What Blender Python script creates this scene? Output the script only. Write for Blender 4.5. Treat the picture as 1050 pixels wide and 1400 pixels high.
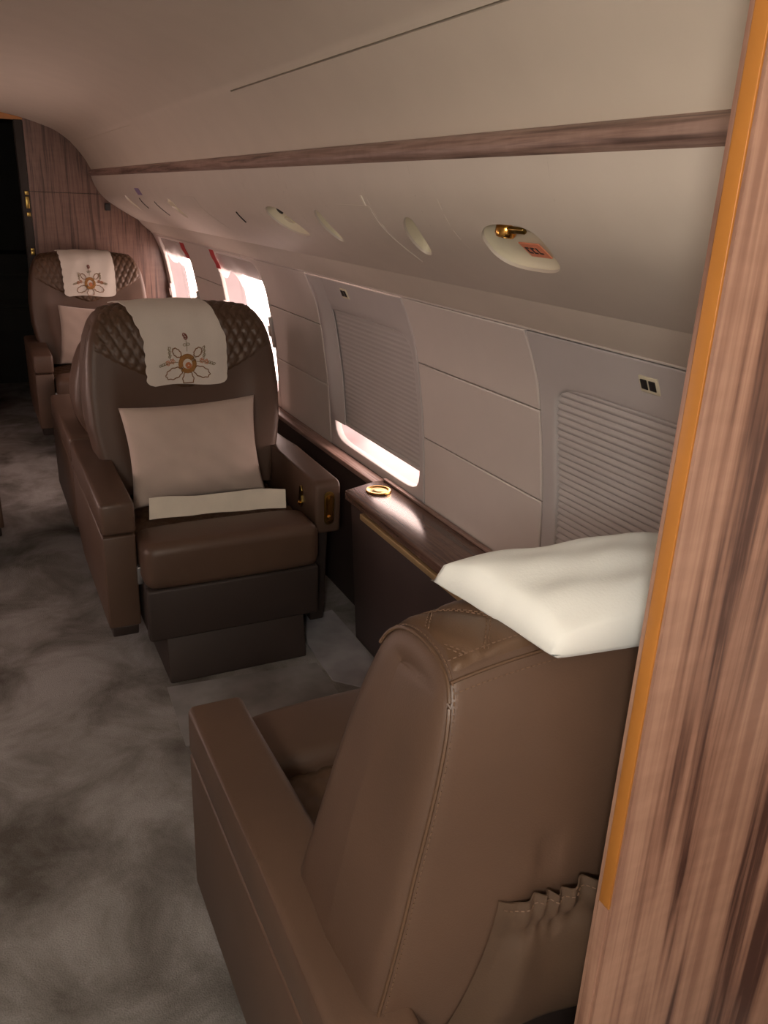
import bpy, bmesh, math, random
from mathutils import Vector, Matrix
random.seed(7)
D = bpy.data
for o in list(D.objects): D.objects.remove(o)
SC = bpy.context.scene
COL = SC.collection

# ------------------------------------------------------------------ camera
CAM_H = 1.5
def basis():
    f = 1120.0
    F = Vector((-60-525, 249-700, f)).normalized()
    Dn = Vector((399-525, 3645-700, f)); Dn = (Dn - F*Dn.dot(F)).normalized()
    R = Dn.cross(F)
    return R, F, Dn
R_, F_, D_ = basis()
cam = D.cameras.new('camera'); cam.lens = 28.8; cam.sensor_width = 36; cam.clip_start = .02
co = D.objects.new('camera', cam); COL.objects.link(co)
ix = Vector((R_[0], F_[0], -D_[0])); iy = Vector((R_[1], F_[1], -D_[1])); iz = Vector((R_[2], F_[2], -D_[2]))
m = Matrix((ix, -iy, -iz)).transposed().to_4x4(); m.translation = (0, 0, CAM_H)
co.matrix_world = m
SC.camera = co

# ------------------------------------------------------------------ light
w = D.worlds.new('sky'); SC.world = w; w.use_nodes = True
w.node_tree.nodes['Background'].inputs[0].default_value = (1.0, .71, .63, 1)
w.node_tree.nodes['Background'].inputs[1].default_value = 9.0
SC.view_settings.view_transform = 'Standard'; SC.view_settings.look = 'None'
SC.view_settings.exposure = -0.1; SC.view_settings.gamma = 1
SC.view_settings.use_curve_mapping = False
WIN = {1: (5.0, 5.79), 2: (3.62, 4.41), 3: (2.205, 3.0), 4: (.78, 1.57)}
def area(name, loc, rot, sx, sy, power, color, portal=False):
    l = D.lights.new(name, 'AREA'); l.shape = 'RECTANGLE'; l.size = sx; l.size_y = sy
    l.energy = power; l.color = color
    if portal: l.cycles.is_portal = True
    o = D.objects.new(name, l); COL.objects.link(o); o.location = loc; o.rotation_euler = rot
    return o
for n in (1, 2, 3):
    y0, y1 = WIN[n]
    area('window_portal', (1.40, (y0+y1)/2, .90), (0, math.pi/2, 0), .72, .78, 1, (1, 1, 1), True)
for n in (2, 3):
    y0, y1 = WIN[n]
    area('window_portal', (2*.13-1.40, (y0+y1)/2, .90), (0, -math.pi/2, 0), .72, .78, 1, (1, 1, 1), True)
# lamp of the entry area in which the photographer stands
gl = D.lights.new('entry_lamp', 'POINT'); gl.energy = 43; gl.color = (1, .945, .86); gl.shadow_soft_size = .09
go = D.objects.new('entry_lamp', gl); COL.objects.link(go); go.location = (-.30, -.35, 1.58)

# ------------------------------------------------------------------ materials
def nmat(name):
    m = D.materials.new(name); m.use_nodes = True
    nt = m.node_tree; b = nt.nodes['Principled BSDF']
    return m, nt, b
def N(nt, t, **kw):
    n = nt.nodes.new(t)
    for k, v in kw.items(): setattr(n, k, v)
    return n
def coords(nt, scale=(1, 1, 1), kind='Object'):
    tc = N(nt, 'ShaderNodeTexCoord'); mp = N(nt, 'ShaderNodeMapping')
    mp.inputs['Scale'].default_value = scale
    nt.links.new(tc.outputs[kind], mp.inputs[0]); return mp.outputs[0]
def noise(nt, vec, scale, detail=4, rough=.5, dist=0):
    n = N(nt, 'ShaderNodeTexNoise'); n.inputs['Scale'].default_value = scale
    n.inputs['Detail'].default_value = detail; n.inputs['Roughness'].default_value = rough
    n.inputs['Distortion'].default_value = dist
    if vec: nt.links.new(vec, n.inputs['Vector'])
    return n
def ramp(nt, fac, stops):
    r = N(nt, 'ShaderNodeValToRGB'); cr = r.color_ramp
    while len(cr.elements) < len(stops): cr.elements.new(.5)
    for e, (p, c) in zip(cr.elements, stops): e.position = p; e.color = (*c, 1)
    nt.links.new(fac, r.inputs[0]); return r
def bump(nt, b, h, strength=.2, dist=.002):
    bp = N(nt, 'ShaderNodeBump'); bp.inputs['Strength'].default_value = strength; bp.inputs['Distance'].default_value = dist
    nt.links.new(h, bp.inputs['Height']); nt.links.new(bp.outputs[0], b.inputs['Normal'])
def simple(name, col, rough=.5, metal=0, bumpscale=None, bs=.15, var=.06, sheen=0, spec=.5):
    m, nt, b = nmat(name)
    v = coords(nt)
    n = noise(nt, v, 9, 3)
    r = ramp(nt, n.outputs[0], [(.3, tuple(c*(1-var) for c in col)), (.7, tuple(min(1, c*(1+var)) for c in col))])
    nt.links.new(r.outputs[0], b.inputs['Base Color'])
    b.inputs['Roughness'].default_value = rough; b.inputs['Metallic'].default_value = metal
    b.inputs['Specular IOR Level'].default_value = spec
    if sheen: b.inputs['Sheen Weight'].default_value = sheen
    if bumpscale:
        n2 = noise(nt, v, bumpscale, 3); bump(nt, b, n2.outputs[0], bs)
    return m
def leather(name, col, rough=.46):
    m, nt, b = nmat(name); v = coords(nt)
    n = noise(nt, v, 5, 3)
    r = ramp(nt, n.outputs[0], [(.3, tuple(c*.9 for c in col)), (.7, tuple(c*1.1 for c in col))])
    nt.links.new(r.outputs[0], b.inputs['Base Color']); b.inputs['Roughness'].default_value = rough
    vo = N(nt, 'ShaderNodeTexVoronoi'); vo.inputs['Scale'].default_value = 420; nt.links.new(v, vo.inputs['Vector'])
    bump(nt, b, vo.outputs['Distance'], .12, .001); return m
def wood(name, axis, dark, mid, light, dens=1.0, rough=.32):
    m, nt, b = nmat(name)
    sc = {'z': (26, 26, .9), 'y': (26, .9, 26), 'x': (.9, 26, 26)}[axis]
    v = coords(nt, tuple(s*dens for s in sc))
    n1 = noise(nt, v, 1.0, 5, .62, .35)
    n2 = noise(nt, v, 4.5, 3, .5, .2)
    mx = N(nt, 'ShaderNodeMath', operation='MULTIPLY_ADD'); nt.links.new(n2.outputs[0], mx.inputs[0]); mx.inputs[1].default_value = .28
    nt.links.new(n1.outputs[0], mx.inputs[2])
    r = ramp(nt, mx.outputs[0], [(.50, dark), (.585, mid), (.68, light), (.77, mid)])
    # cross figure
    sc2 = {'z': (7, 7, 34), 'y': (7, 34, 7), 'x': (34, 7, 7)}[axis]
    v2 = coords(nt, sc2); n3 = noise(nt, v2, 1.6, 2)
    mixc = N(nt, 'ShaderNodeMix', data_type='RGBA', blend_type='MULTIPLY'); mixc.inputs['Factor'].default_value = .22
    r3 = ramp(nt, n3.outputs[0], [(.35, (.55, .5, .48)), (.65, (1, 1, 1))])
    nt.links.new(r.outputs[0], mixc.inputs['A']); nt.links.new(r3.outputs[0], mixc.inputs['B'])
    nt.links.new(mixc.outputs['Result'], b.inputs['Base Color'])
    b.inputs['Roughness'].default_value = rough; return m
def carpet():
    m, nt, b = nmat('mottled grey carpet'); v = coords(nt)
    n1 = noise(nt, v, 3.2, 5, .62, .5); n2 = noise(nt, v, 260, 2)
    r = ramp(nt, n1.outputs[0], [(.32, (.125, .113, .10)), (.47, (.25, .237, .222)), (.62, (.39, .377, .367))])
    mixc = N(nt, 'ShaderNodeMix', data_type='RGBA', blend_type='MULTIPLY'); mixc.inputs['Factor'].default_value = .45
    r2 = ramp(nt, n2.outputs[0], [(.3, (.5, .5, .5)), (.7, (1, 1, 1))])
    nt.links.new(r.outputs[0], mixc.inputs['A']); nt.links.new(r2.outputs[0], mixc.inputs['B'])
    nt.links.new(mixc.outputs['Result'], b.inputs['Base Color'])
    b.inputs['Roughness'].default_value = .95; b.inputs['Specular IOR Level'].default_value = .1
    bump(nt, b, n2.outputs[0], .5, .004); return m
def glassmat():
    m, nt, b = nmat('window glass'); nt.nodes.remove(b)
    t = N(nt, 'ShaderNodeBsdfTransparent'); g = N(nt, 'ShaderNodeBsdfGlossy'); g.inputs['Roughness'].default_value = .03
    mx = N(nt, 'ShaderNodeMixShader'); mx.inputs[0].default_value = .06
    t.inputs[0].default_value = (.96, .97, .97, 1)
    nt.links.new(t.outputs[0], mx.inputs[1]); nt.links.new(g.outputs[0], mx.inputs[2])
    nt.links.new(mx.outputs[0], nt.nodes['Material Output'].inputs[0]); return m
def filmmat():
    m, nt, b = nmat('clear plastic film'); nt.nodes.remove(b)
    t = N(nt, 'ShaderNodeBsdfTransparent'); g = N(nt, 'ShaderNodeBsdfGlossy'); g.inputs['Roughness'].default_value = .15
    tl = N(nt, 'ShaderNodeBsdfTranslucent'); tl.inputs[0].default_value = (.95, .9, .88, 1)
    m1 = N(nt, 'ShaderNodeMixShader'); m1.inputs[0].default_value = .35
    m2 = N(nt, 'ShaderNodeMixShader'); m2.inputs[0].default_value = .15
    nt.links.new(t.outputs[0], m1.inputs[1]); nt.links.new(tl.outputs[0], m1.inputs[2])
    nt.links.new(m1.outputs[0], m2.inputs[1]); nt.links.new(g.outputs[0], m2.inputs[2])
    nt.links.new(m2.outputs[0], nt.nodes['Material Output'].inputs[0]); return m
M = {}
M['leather'] = leather('brown leather', (.093, .054, .036))
M['leather_dark'] = leather('dark brown leather', (.036, .024, .020), .6)
M['leather_plum'] = leather('plum brown panel leather', (.062, .041, .038), .55)
M['leather_quilt'] = leather('quilted brown leather', (.090, .050, .028), .42)
M['pocket'] = leather('pocket leather', (.075, .045, .028), .55)
M['thread'] = simple('stitching thread', (.13, .075, .045), .7)
M['shell'] = simple('ivory wall panel', (.68, .61, .57), .42, var=.02)
M['ceil'] = simple('cream ceiling liner', (.63, .55, .46), .6, var=.02)
M['psu'] = simple('cream overhead panel', (.63, .56, .485), .45, var=.02)
M['cream'] = simple('cream moulded plastic', (.72, .66, .50), .4, var=.03)
M['shade'] = simple('grey pleated shade cloth', (.52, .48, .47), .8, bumpscale=300, bs=.1, var=.02)
M['surround'] = simple('grey window surround', (.55, .51, .50), .45, var=.02)
M['reveal'] = simple('dimmed mauve window lining', (.30, .26, .27), .5)  # lining colour darkened so the strong daylight does not wash it out
M['backing'] = simple('dark backing', (.05, .045, .04), .9)
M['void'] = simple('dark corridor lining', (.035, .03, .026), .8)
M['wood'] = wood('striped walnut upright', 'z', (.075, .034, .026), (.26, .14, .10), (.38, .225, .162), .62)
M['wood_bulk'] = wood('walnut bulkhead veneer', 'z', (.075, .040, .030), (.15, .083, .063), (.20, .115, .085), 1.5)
M['wood_trim'] = wood('dark walnut strip', 'y', (.11, .065, .052), (.24, .15, .122), (.36, .24, .20), 1.5, .45)
M['wood_top'] = wood('walnut ledge top', 'y', (.055, .030, .024), (.105, .06, .046), (.17, .10, .075), 1.5, .2)
M['edge'] = simple('orange lacquered edge band', (.42, .17, .035), .35, var=.08)
M['edge_light'] = simple('pale wood edge', (.55, .33, .2), .4)
M['gold'] = simple('polished gold metal', (.72, .40, .10), .2, 1.0, var=.05)
M['gold_satin'] = simple('satin gold edging', (.62, .45, .24), .42, .6)
M['gold_dark'] = simple('dark gold metal', (.40, .27, .08), .28, 1.0)
M['black'] = simple('black plastic', (.015, .013, .012), .5)
M['cloth'] = simple('ivory linen cloth', (.66, .61, .54), .9, bumpscale=420, bs=.25, var=.03, sheen=.2)
M['cushion'] = simple('beige woven cushion cloth', (.52, .42, .36), .95, bumpscale=380, bs=.3, var=.06, sheen=.2)
M['pillow'] = simple('white cotton pillow cloth', (.70, .715, .69), .9, bumpscale=300, bs=.2, var=.02, sheen=.2)
M['paper'] = simple('cream paper', (.72, .66, .56), .85, bumpscale=60, bs=.1)
M['felt'] = simple('pale grey protective felt', (.33, .32, .335), .95, bumpscale=25, bs=.2, var=.2)
M['felt_dark'] = simple('grey floor runner', (.235, .225, .22), .95, bumpscale=60, bs=.3, var=.2)
M['red'] = simple('red tag cloth', (.55, .05, .06), .7)
M['orange_tag'] = simple('orange sticker', (.80, .27, .15), .6)
M['purple'] = simple('purple sticker', (.28, .2, .36), .6)
M['brown_thread'] = simple('brown embroidery thread', (.24, .115, .045), .7)
M['gold_thread'] = simple('golden embroidery thread', (.36, .175, .045), .7)
M['orange_thread'] = simple('orange embroidery thread', (.55, .2, .08), .7)
M['maroon_thread'] = simple('maroon embroidery thread', (.2, .05, .03), .7)
M['olive_thread'] = simple('olive embroidery thread', (.24, .19, .1), .7)
M['carpet'] = carpet(); M['glass'] = glassmat(); M['film'] = filmmat()
M['steel'] = simple('grey steel', (.35, .35, .36), .35, .8)

# ------------------------------------------------------------------ mesh helpers
def link(o, parent=None):
    COL.objects.link(o)
    if parent is not None: o.parent = parent
    return o
def mk(name, verts, faces, mat, parent=None, smooth=True, angle=40):
    me = D.meshes.new(name); me.from_pydata([tuple(v) for v in verts], [], faces)
    bm = bmesh.new(); bm.from_mesh(me)
    bmesh.ops.remove_doubles(bm, verts=bm.verts, dist=1e-6)
    bmesh.ops.recalc_face_normals(bm, faces=bm.faces); bm.to_mesh(me); bm.free()
    return fin(name, me, mat, parent, smooth, angle)
def fin(name, me, mat, parent, smooth=True, angle=40):
    if smooth:
        for p in me.polygons: p.use_smooth = True
        me.set_sharp_from_angle(angle=math.radians(angle))
    me.materials.append(M[mat] if isinstance(mat, str) else mat)
    return link(D.objects.new(name, me), parent)
def bmobj(name, bm, mat, parent=None, smooth=True, angle=40):
    bmesh.ops.recalc_face_normals(bm, faces=bm.faces)
    me = D.meshes.new(name); bm.to_mesh(me); bm.free()
    return fin(name, me, mat, parent, smooth, angle)
def bevel(bm, r, seg=3):
    if r > 0:
        bmesh.ops.bevel(bm, geom=list(bm.edges), offset=r, segments=seg, profile=.5, affect='EDGES', clamp_overlap=True)
def rbox(name, x0, x1, y0, y1, z0, z1, r, mat, parent=None, seg=3, xf=None):
    bm = bmesh.new(); bmesh.ops.create_cube(bm, size=1)
    for v in bm.verts:
        v.co = ((x0+x1)/2+v.co.x*(x1-x0), (y0+y1)/2+v.co.y*(y1-y0), (z0+z1)/2+v.co.z*(z1-z0))
    bevel(bm, r, seg)
    if xf:
        for v in bm.verts: v.co = xf(v.co)
    return bmobj(name, bm, mat, parent)
def prism(name, poly, axis, a0, a1, r, mat, parent=None, seg=3):
    """polygon extruded along axis: 'x' poly=(y,z); 'y' poly=(x,z); 'z' poly=(x,y)"""
    bm = bmesh.new()
    def P(p, a): return {'x': (a, p[0], p[1]), 'y': (p[0], a, p[1]), 'z': (p[0], p[1], a)}[axis]
    A = [bm.verts.new(P(p, a0)) for p in poly]; B = [bm.verts.new(P(p, a1)) for p in poly]
    bm.faces.new(A); bm.faces.new(B[::-1])
    n = len(poly)
    for i in range(n): bm.faces.new((A[i], B[i], B[(i+1) % n], A[(i+1) % n]))
    bevel(bm, r, seg)
    return bmobj(name, bm, mat, parent)
def tubemesh(paths, r, seg=6, closed=False):
    V, Fc = [], []
    for pts in paths:
        pts = [Vector(p) for p in pts]; n = len(pts); base = len(V)
        for i, p in enumerate(pts):
            a = pts[(i-1) % n] if (closed or i > 0) else p
            b = pts[(i+1) % n] if (closed or i < n-1) else p
            t = (b-a)
            t = t.normalized() if t.length > 1e-9 else Vector((0, 0, 1))
            up = Vector((0, 0, 1)) if abs(t.z) < .9 else Vector((1, 0, 0))
            u = t.cross(up).normalized(); v = t.cross(u)
            for k in range(seg):
                an = 2*math.pi*k/seg; V.append(p+u*(r*math.cos(an))+v*(r*math.sin(an)))
        for i in range(n if closed else n-1):
            j = (i+1) % n
            for k in range(seg):
                Fc.append((base+i*seg+k, base+i*seg+(k+1) % seg, base+j*seg+(k+1) % seg, base+j*seg+k))
        if not closed:
            Fc.append(tuple(base+k for k in range(seg))[::-1]); Fc.append(tuple(base+(n-1)*seg+k for k in range(seg)))
    return V, Fc
def tube(name, paths, r, mat, parent=None, seg=6, closed=False):
    V, Fc = tubemesh(paths, r, seg, closed); return mk(name, V, Fc, mat, parent)
def lathe(name, prof, mat, parent=None, seg=28, xf=None):
    V, Fc = [], []
    for (r, z) in prof:
        for k in range(seg):
            a = 2*math.pi*k/seg; V.append(Vector((r*math.cos(a), r*math.sin(a), z)))
    for i in range(len(prof)-1):
        for k in range(seg):
            Fc.append((i*seg+k, i*seg+(k+1) % seg, (i+1)*seg+(k+1) % seg, (i+1)*seg+k))
    Fc.append(tuple(range(seg))); Fc.append(tuple((len(prof)-1)*seg+k for k in range(seg)))
    if xf: V = [xf @ v for v in V]
    return mk(name, V, Fc, mat, parent)
def gridfaces(nu, nv, base=0, wrapu=False):
    f = []
    for i in range(nu if wrapu else nu-1):
        for j in range(nv-1):
            a = base+i*nv+j; b = base+((i+1) % nu)*nv+j; f.append((a, b, b+1, a+1))
    return f
def catmull(P, n):
    P = [Vector(p) for p in P]; out = []
    Q = [P[0]*2-P[1]]+P+[P[-1]*2-P[-2]]
    for i in range(1, len(Q)-2):
        for k in range(n):
            t = k/n; a, b, c, d = Q[i-1], Q[i], Q[i+1], Q[i+2]
            out.append(.5*((2*b)+(c-a)*t+(2*a-5*b+4*c-d)*t*t+(3*b-a-3*c+d)*t**3))
    out.append(P[-1]); return out
def interp(tab, z):
    if z <= tab[0][0]: return tab[0][1]
    for (a, x), (b, y) in zip(tab[:-1], tab[1:]):
        if z <= b: return x+(y-x)*(z-a)/(b-a)
    return tab[-1][1]
def thing(name, label, cat, loc=(0, 0, 0), rz=0, group=None):
    o = D.objects.new(name, None); o.empty_display_size = .1; COL.objects.link(o)
    o.location = loc; o.rotation_euler = (0, 0, rz); return tag(o, label, cat, group)
def tag(o, label, cat, group=None):
    o['label'] = label; o['category'] = cat
    if group: o['group'] = group
    return o
def struct(o, label=None):
    o['kind'] = 'structure'
    if label: o['label'] = label
    return o
def sempty(name, label=None):
    o = D.objects.new(name, None); COL.objects.link(o); return struct(o, label)

# ------------------------------------------------------------------ cabin profile
CX = .13                      # cabin centre line
YA, YB = -1.2, 5.85
WP = [(1.235, .0), (1.250, .30), (1.256, .545), (1.250, .65), (1.241, .77), (1.227, .893), (1.194, 1.08), (1.166, 1.165), (1.131, 1.238)]
UP = [(1.131, 1.238), (1.075, 1.285), (1.045, 1.317)]
UP2 = [(1.045, 1.317), (.985, 1.35), (.922, 1.387), (.865, 1.425), (.828, 1.458), (.792, 1.51), (.770, 1.571)]
CP = [(.775, 1.609), (.745, 1.665), (.708, 1.714), (.675, 1.751), (.649, 1.776), (.565, 1.828), (.407, 1.877), (.285, 1.90), (.13, 1.910)]
WS = catmull([(x, z, 0) for x, z in WP], 6); WT = [(p.y, p.x) for p in WS]
def xw(z): return interp(WT, z)
U2 = catmull([(x, z, 0) for x, z in UP2], 6)
ulen = [0]
for a, b in zip(U2[:-1], U2[1:]): ulen.append(ulen[-1]+(b-a).length)
UL = ulen[-1]
def upt(t, off=0):            # t in 0..1 from lower lip to strip; off>0 outboard (behind the panel)
    s = t*UL
    for i in range(len(U2)-1):
        if s <= ulen[i+1]+1e-9:
            k = (s-ulen[i])/(ulen[i+1]-ulen[i]); p = U2[i].lerp(U2[i+1], k); d = (U2[i+1]-U2[i]).normalized(); break
    n = Vector((-d.y, d.x, 0))*-1       # up/out
    if n.y < 0: n = -n
    return p.x+n.x*off, p.y+n.y*off
CS = catmull([(x, z, 0) for x, z in CP], 5)
full = [(p.x, p.y) for p in WS]+UP[1:]+[(p.x, p.y) for p in U2[1:]]+[(p.x, p.y) for p in CS]
def offs(pts, d):
    out = []
    for i, p in enumerate(pts):
        a = Vector(pts[max(0, i-1)]); b = Vector(pts[min(len(pts)-1, i+1)]); t = (b-a).normalized(); out.append((p[0]+t.y*d, p[1]-t.x*d))
    return out
def sheet(name, pts, y0, y1, thick, mat, parent=None, ny=2, angle=35):
    """profile pts (x,z) ordered bottom->top seen from inside; thickness goes outboard"""
    o = offs(pts, thick); loop = list(pts)+o[::-1]; n = len(loop); V, Fc = [], []
    for j in range(ny):
        y = y0+(y1-y0)*j/(ny-1)
        V += [(x, y, z) for x, z in loop]
    for j in range(ny-1):
        for i in range(n): Fc.append((j*n+i, j*n+(i+1) % n, (j+1)*n+(i+1) % n, (j+1)*n+i))
    k = len(pts)
    for j in (0, ny-1):
        for i in range(k-1): Fc.append((j*n+i, j*n+i+1, j*n+n-2-i, j*n+n-1-i))
    return mk(name, V, Fc, mat, parent, angle=angle)
def mir(pts): return [(2*CX-x, z) for x, z in pts]

# ------------------------------------------------------------------ floor, ceiling, walls
struct(rbox('floor', -1.2, 1.5, YA-.1, 7.8, -.05, 0, 0, 'carpet'), 'mottled grey carpeted cabin floor')
ce = sempty('ceiling', 'cream curved ceiling liner panels')
ic = 3*5
cc = [(p.x, p.y) for p in CS]
def ceil_part(pts, y0, y1): return sheet('ceiling_panel', pts, y0, y1, .012, 'ceil', ce)
seamA = cc[:ic]+[(cc[ic][0]+.0012, cc[ic][1]-.0015)]
seamB = [(cc[ic][0]-.0012, cc[ic][1]+.0015)]+cc[ic+1:]
mirB = [p for p in mir(seamB)][::-1]
ceil_part(seamA, YA, 2.338); ceil_part(cc[:ic+1], 2.338, 3.82); ceil_part(cc[:ic]+[(cc[ic][0]+.0006, cc[ic][1]-.0008)], 3.82, YB+.02)
ceil_part(seamB+mirB[1:], YA, 2.338); ceil_part(cc[ic:]+mirB[1:], 2.338, YB+.02)
lc = sheet('ceiling_panel', mir(cc[:ic+1])[::-1], YA, YB+.02, .012, 'ceil', ce)
# outer hull that keeps the daylight out except at the windows
hull = offs(full, .10)
hl = mir(hull)[::-1]
HB = sempty('wall_hull', 'outer fuselage skin behind the cabin lining')
zlo = [p for p in hull if p[1] < .50]; zmid = [p for p in hull if .50 <= p[1] <= 1.27]; zhi = [p for p in hull if p[1] > 1.27]
def hx(z): return interp(sorted([(b, a) for a, b in hull if b < 1.5 and a > .9]), z)
lowp = [(1.30, -.05)]+zlo+[(hx(.54), .54)]; highp = [(hx(1.25), 1.25)]+zhi
midp = [(hx(.54), .54)]+[p for p in zmid if .55 < p[1] < 1.24]+[(hx(1.25), 1.25)]
sheet('hull_skin', lowp, YA-.15, YB+.3, .02, 'backing', HB)
sheet('hull_skin', highp+mir(highp)[::-1], YA-.15, YB+.3, .02, 'backing', HB)
sheet('hull_skin', mir(lowp)[::-1], YA-.15, YB+.3, .02, 'backing', HB)
edges = [YA-.15, WIN[3][0], WIN[3][1], WIN[2][0], WIN[2][1], WIN[1][0], WIN[1][1], YB+.3]
for i in range(0, 8, 2): sheet('hull_skin', midp, edges[i], edges[i+1], .02, 'backing', HB)
edgl = [YA-.15, WIN[3][0], WIN[3][1], WIN[2][0], WIN[2][1], YB+.3]
for i in range(0, 6, 2): sheet('hull_skin', mir(midp)[::-1], edgl[i], edgl[i+1], .02, 'backing', HB)

wr = sempty('wall_right', 'curved ivory cabin side wall of moulded panels')
def wpts(z0, z1, off=0, n=None):
    n = n or max(3, int((z1-z0)/.03)); return [(xw(z0+(z1-z0)*i/n)+off, z0+(z1-z0)*i/n) for i in range(n+1)]
def wallpanel(y0, y1, z0, z1, mat='shell', parent=wr, name='panel', bv=.004):
    n = max(4, int((z1-z0)/.025)); V, Fc = [], []
    zs = [z0, z0+bv*.6]+[z0+bv+(z1-z0-2*bv)*i/n for i in range(1, n)]+[z1-bv*.6, z1]
    zs = [z0, z0+bv]+[z0+bv+(z1-z0-2*bv)*i/n for i in range(1, n)]+[z1-bv, z1]
    ys = [y0, y0+bv, y1-bv, y1]; nz = len(zs)
    for i, y in enumerate(ys):
        for j, z in enumerate(zs):
            e = bv*.6 if i in (0, 3) or j in (0, nz-1) else 0
            V.append((xw(z)+e, y, z))
    Fc = gridfaces(4, nz)
    b = len(V)
    for i, y in enumerate(ys):
        for j, z in enumerate(zs): V.append((xw(z)+.012, y, z))
    Fc += [tuple(reversed(q)) for q in gridfaces(4, nz, b)]
    for i in range(3):
        for j in (0, nz-1): Fc.append((i*nz+j, (i+1)*nz+j, b+(i+1)*nz+j, b+i*nz+j))
    for j in range(nz-1):
        for i in (0, 3): Fc.append((i*nz+j, i*nz+j+1, b+i*nz+j+1, b+i*nz+j))
    return mk(name, V, Fc, mat, parent, angle=25)
for (y0, y1) in ((1.575, 2.200), (3.005, 3.615), (4.415, 4.995)):
    for (z0, z1) in ((.560, .7995), (.8025, 1.0395), (1.0425, 1.236)):
        wallpanel(y0, y1, z0, z1)
for (y0, y1) in ((-1.2, .775),): wallpanel(y0, y1, .56, 1.236)
wallpanel(5.80, YB+.02, .56, 1.236)
sheet('backing_skin', wpts(0, .575, .014), YA, YB, .01, 'backing', wr)
for (y0, y1) in ((YA, .78), (1.57, 2.205), (3.0, 3.62), (4.41, 5.0), (5.79, YB)):
    sheet('backing_skin', wpts(.56, 1.24, .014), y0, y1, .01, 'backing', wr)
wl = sempty('wall_left', 'ivory cabin side wall across the aisle')
sheet('panel', mir(wpts(0, .56))[::-1], YA, YB, .012, 'shell', wl)
for (y0, y1) in ((YA, 2.205), (3.0, 3.62), (4.41, YB)): sheet('panel', mir(wpts(.56, 1.2385))[::-1], y0, y1, .012, 'shell', wl)
struct(sheet('trim_1', [(p.x, p.y) for p in WS[-1:]]+UP[1:], YA, YB, .012, 'psu'), 'cream cove strip between window wall and overhead panel')
struct(sheet('trim_2', mir(UP+[(p.x, p.y) for p in U2[1:]]+[cc[0]])[::-1], YA, YB, .012, 'psu'), 'cream overhead panel across the aisle')
# drip bead along the top of the window wall
struct(tube('trim_3', [[(1.128, YA, 1.243), (1.128, YB, 1.243)]], .0045, 'shell'), 'thin bead along the top of the window wall')
# walnut strip
sp = catmull([(.770, 1.571, 0), (.760, 1.580, 0), (.758, 1.592, 0), (.763, 1.603, 0), (.775, 1.609, 0)], 4)
struct(sheet('trim_4', [(p.x, p.y) for p in sp], YA, YB, .008, 'wood_trim'), 'dark walnut strip between ceiling and overhead panel')

# overhead service panel with recesses
psu = sempty('trim_5', 'cream overhead service panel with oval recesses')
def psu_strip(y0, y1):
    n = 22; V, Fc = [], []
    for y in (y0, y1):
        for i in range(n+1):
            x, z = upt(i/n); V.append((x, y, z))
        for i in range(n+1):
            x, z = upt(i/n, .012); V.append((x, y, z))
    k = 2*(n+1)
    for i in range(n):
        Fc.append((i, i+1, k+i+1, k+i)); Fc.append((n+1+i, n+2+i, k+n+2+i, k+n+1+i))
        for b in (0, k): Fc.append((b+i, b+i+1, b+n+2+i, b+n+1+i))
    for i in (0, n): Fc.append((i, k+i, k+n+1+i, n+1+i))
    return mk('service_panel', V, Fc, 'psu', psu)
NP = 48
def psu_recess(y0, y1, yc, hw, t0, t1, skew, depth, n_exp, bowlmat):
    tc, ht = (t0+t1)/2, (t1-t0)/2
    sq = []
    for k in range(NP):
        a = k/NP*8
        if a < 2: p = (1, -1+a)
        elif a < 4: p = (1-(a-2), 1)
        elif a < 6: p = (-1, 1-(a-4))
        else: p = (-1+(a-6), -1)
        sq.append(p)
    def inn(p, s=1.0):
        g = (abs(p[0])**n_exp+abs(p[1])**n_exp)**(1/n_exp); u, v = p[0]/g*s, p[1]/g*s
        return yc+u*hw-skew*v, tc+v*ht
    def out(p): return (y0 if p[0] < 0 else y1) if abs(p[0]) == 1 else (y0+y1)/2+p[0]*(y1-y0)/2, .5+p[1]*.5
    V, Fc = [], []; rings = 9
    for r in range(rings+1):
        k = r/rings
        for p in sq:
            a, b = inn(p); c, d = out(p); yy = a+(c-a)*k; tt = min(1, max(0, b+(d-b)*k)); x, z = upt(tt); V.append((x, yy, z))
    for r in range(rings):
        for i in range(NP): Fc.append((r*NP+i, r*NP+(i+1) % NP, (r+1)*NP+(i+1) % NP, (r+1)*NP+i))
    # rim return
    b0 = len(V)
    for p in sq:
        a, b = inn(p); x, z = upt(b, .006); V.append((x, a, z))
    for i in range(NP): Fc.append((i, (i+1) % NP, b0+(i+1) % NP, b0+i))
    mk('service_panel', V, Fc, 'psu', psu, angle=50)
    # bowl
    V, Fc = [], []
    for r, (s, dpt) in enumerate(((1.02, .004), (.97, .012), (.92, depth*.7), (.84, depth), (.5, depth*1.05), (.02, depth*1.05))):
        for p in sq:
            a, b = inn(p, s); x, z = upt(min(1, b), dpt); V.append((x, a, z))
    for r in range(5):
        for i in range(NP): Fc.append((r*NP+i, r*NP+(i+1) % NP, (r+1)*NP+(i+1) % NP, (r+1)*NP+i))
    Fc.append(tuple(5*NP+i for i in range(NP)))
    return mk('service_recess', V, Fc, bowlmat, psu, angle=50)
def tofz(z):
    lo, hi = 0, 1
    for _ in range(40):
        mid = (lo+hi)/2
        if upt(mid)[1] < z: lo = mid
        else: hi = mid
    return lo
RT0, RT1 = tofz(1.392), tofz(1.470)
rec = [(1.235, .098, .015, 2.8, .020), (1.612, .036, .036, 2.2, .026), (2.105, .034, .018, 2.2, .026), (2.43, .095, -.02, 2.6, .03), (3.868, .05, .024, 2.4, .02), (4.94, .05, .02, 2.4, .016)]
yprev = YA; bowls = []
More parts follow.
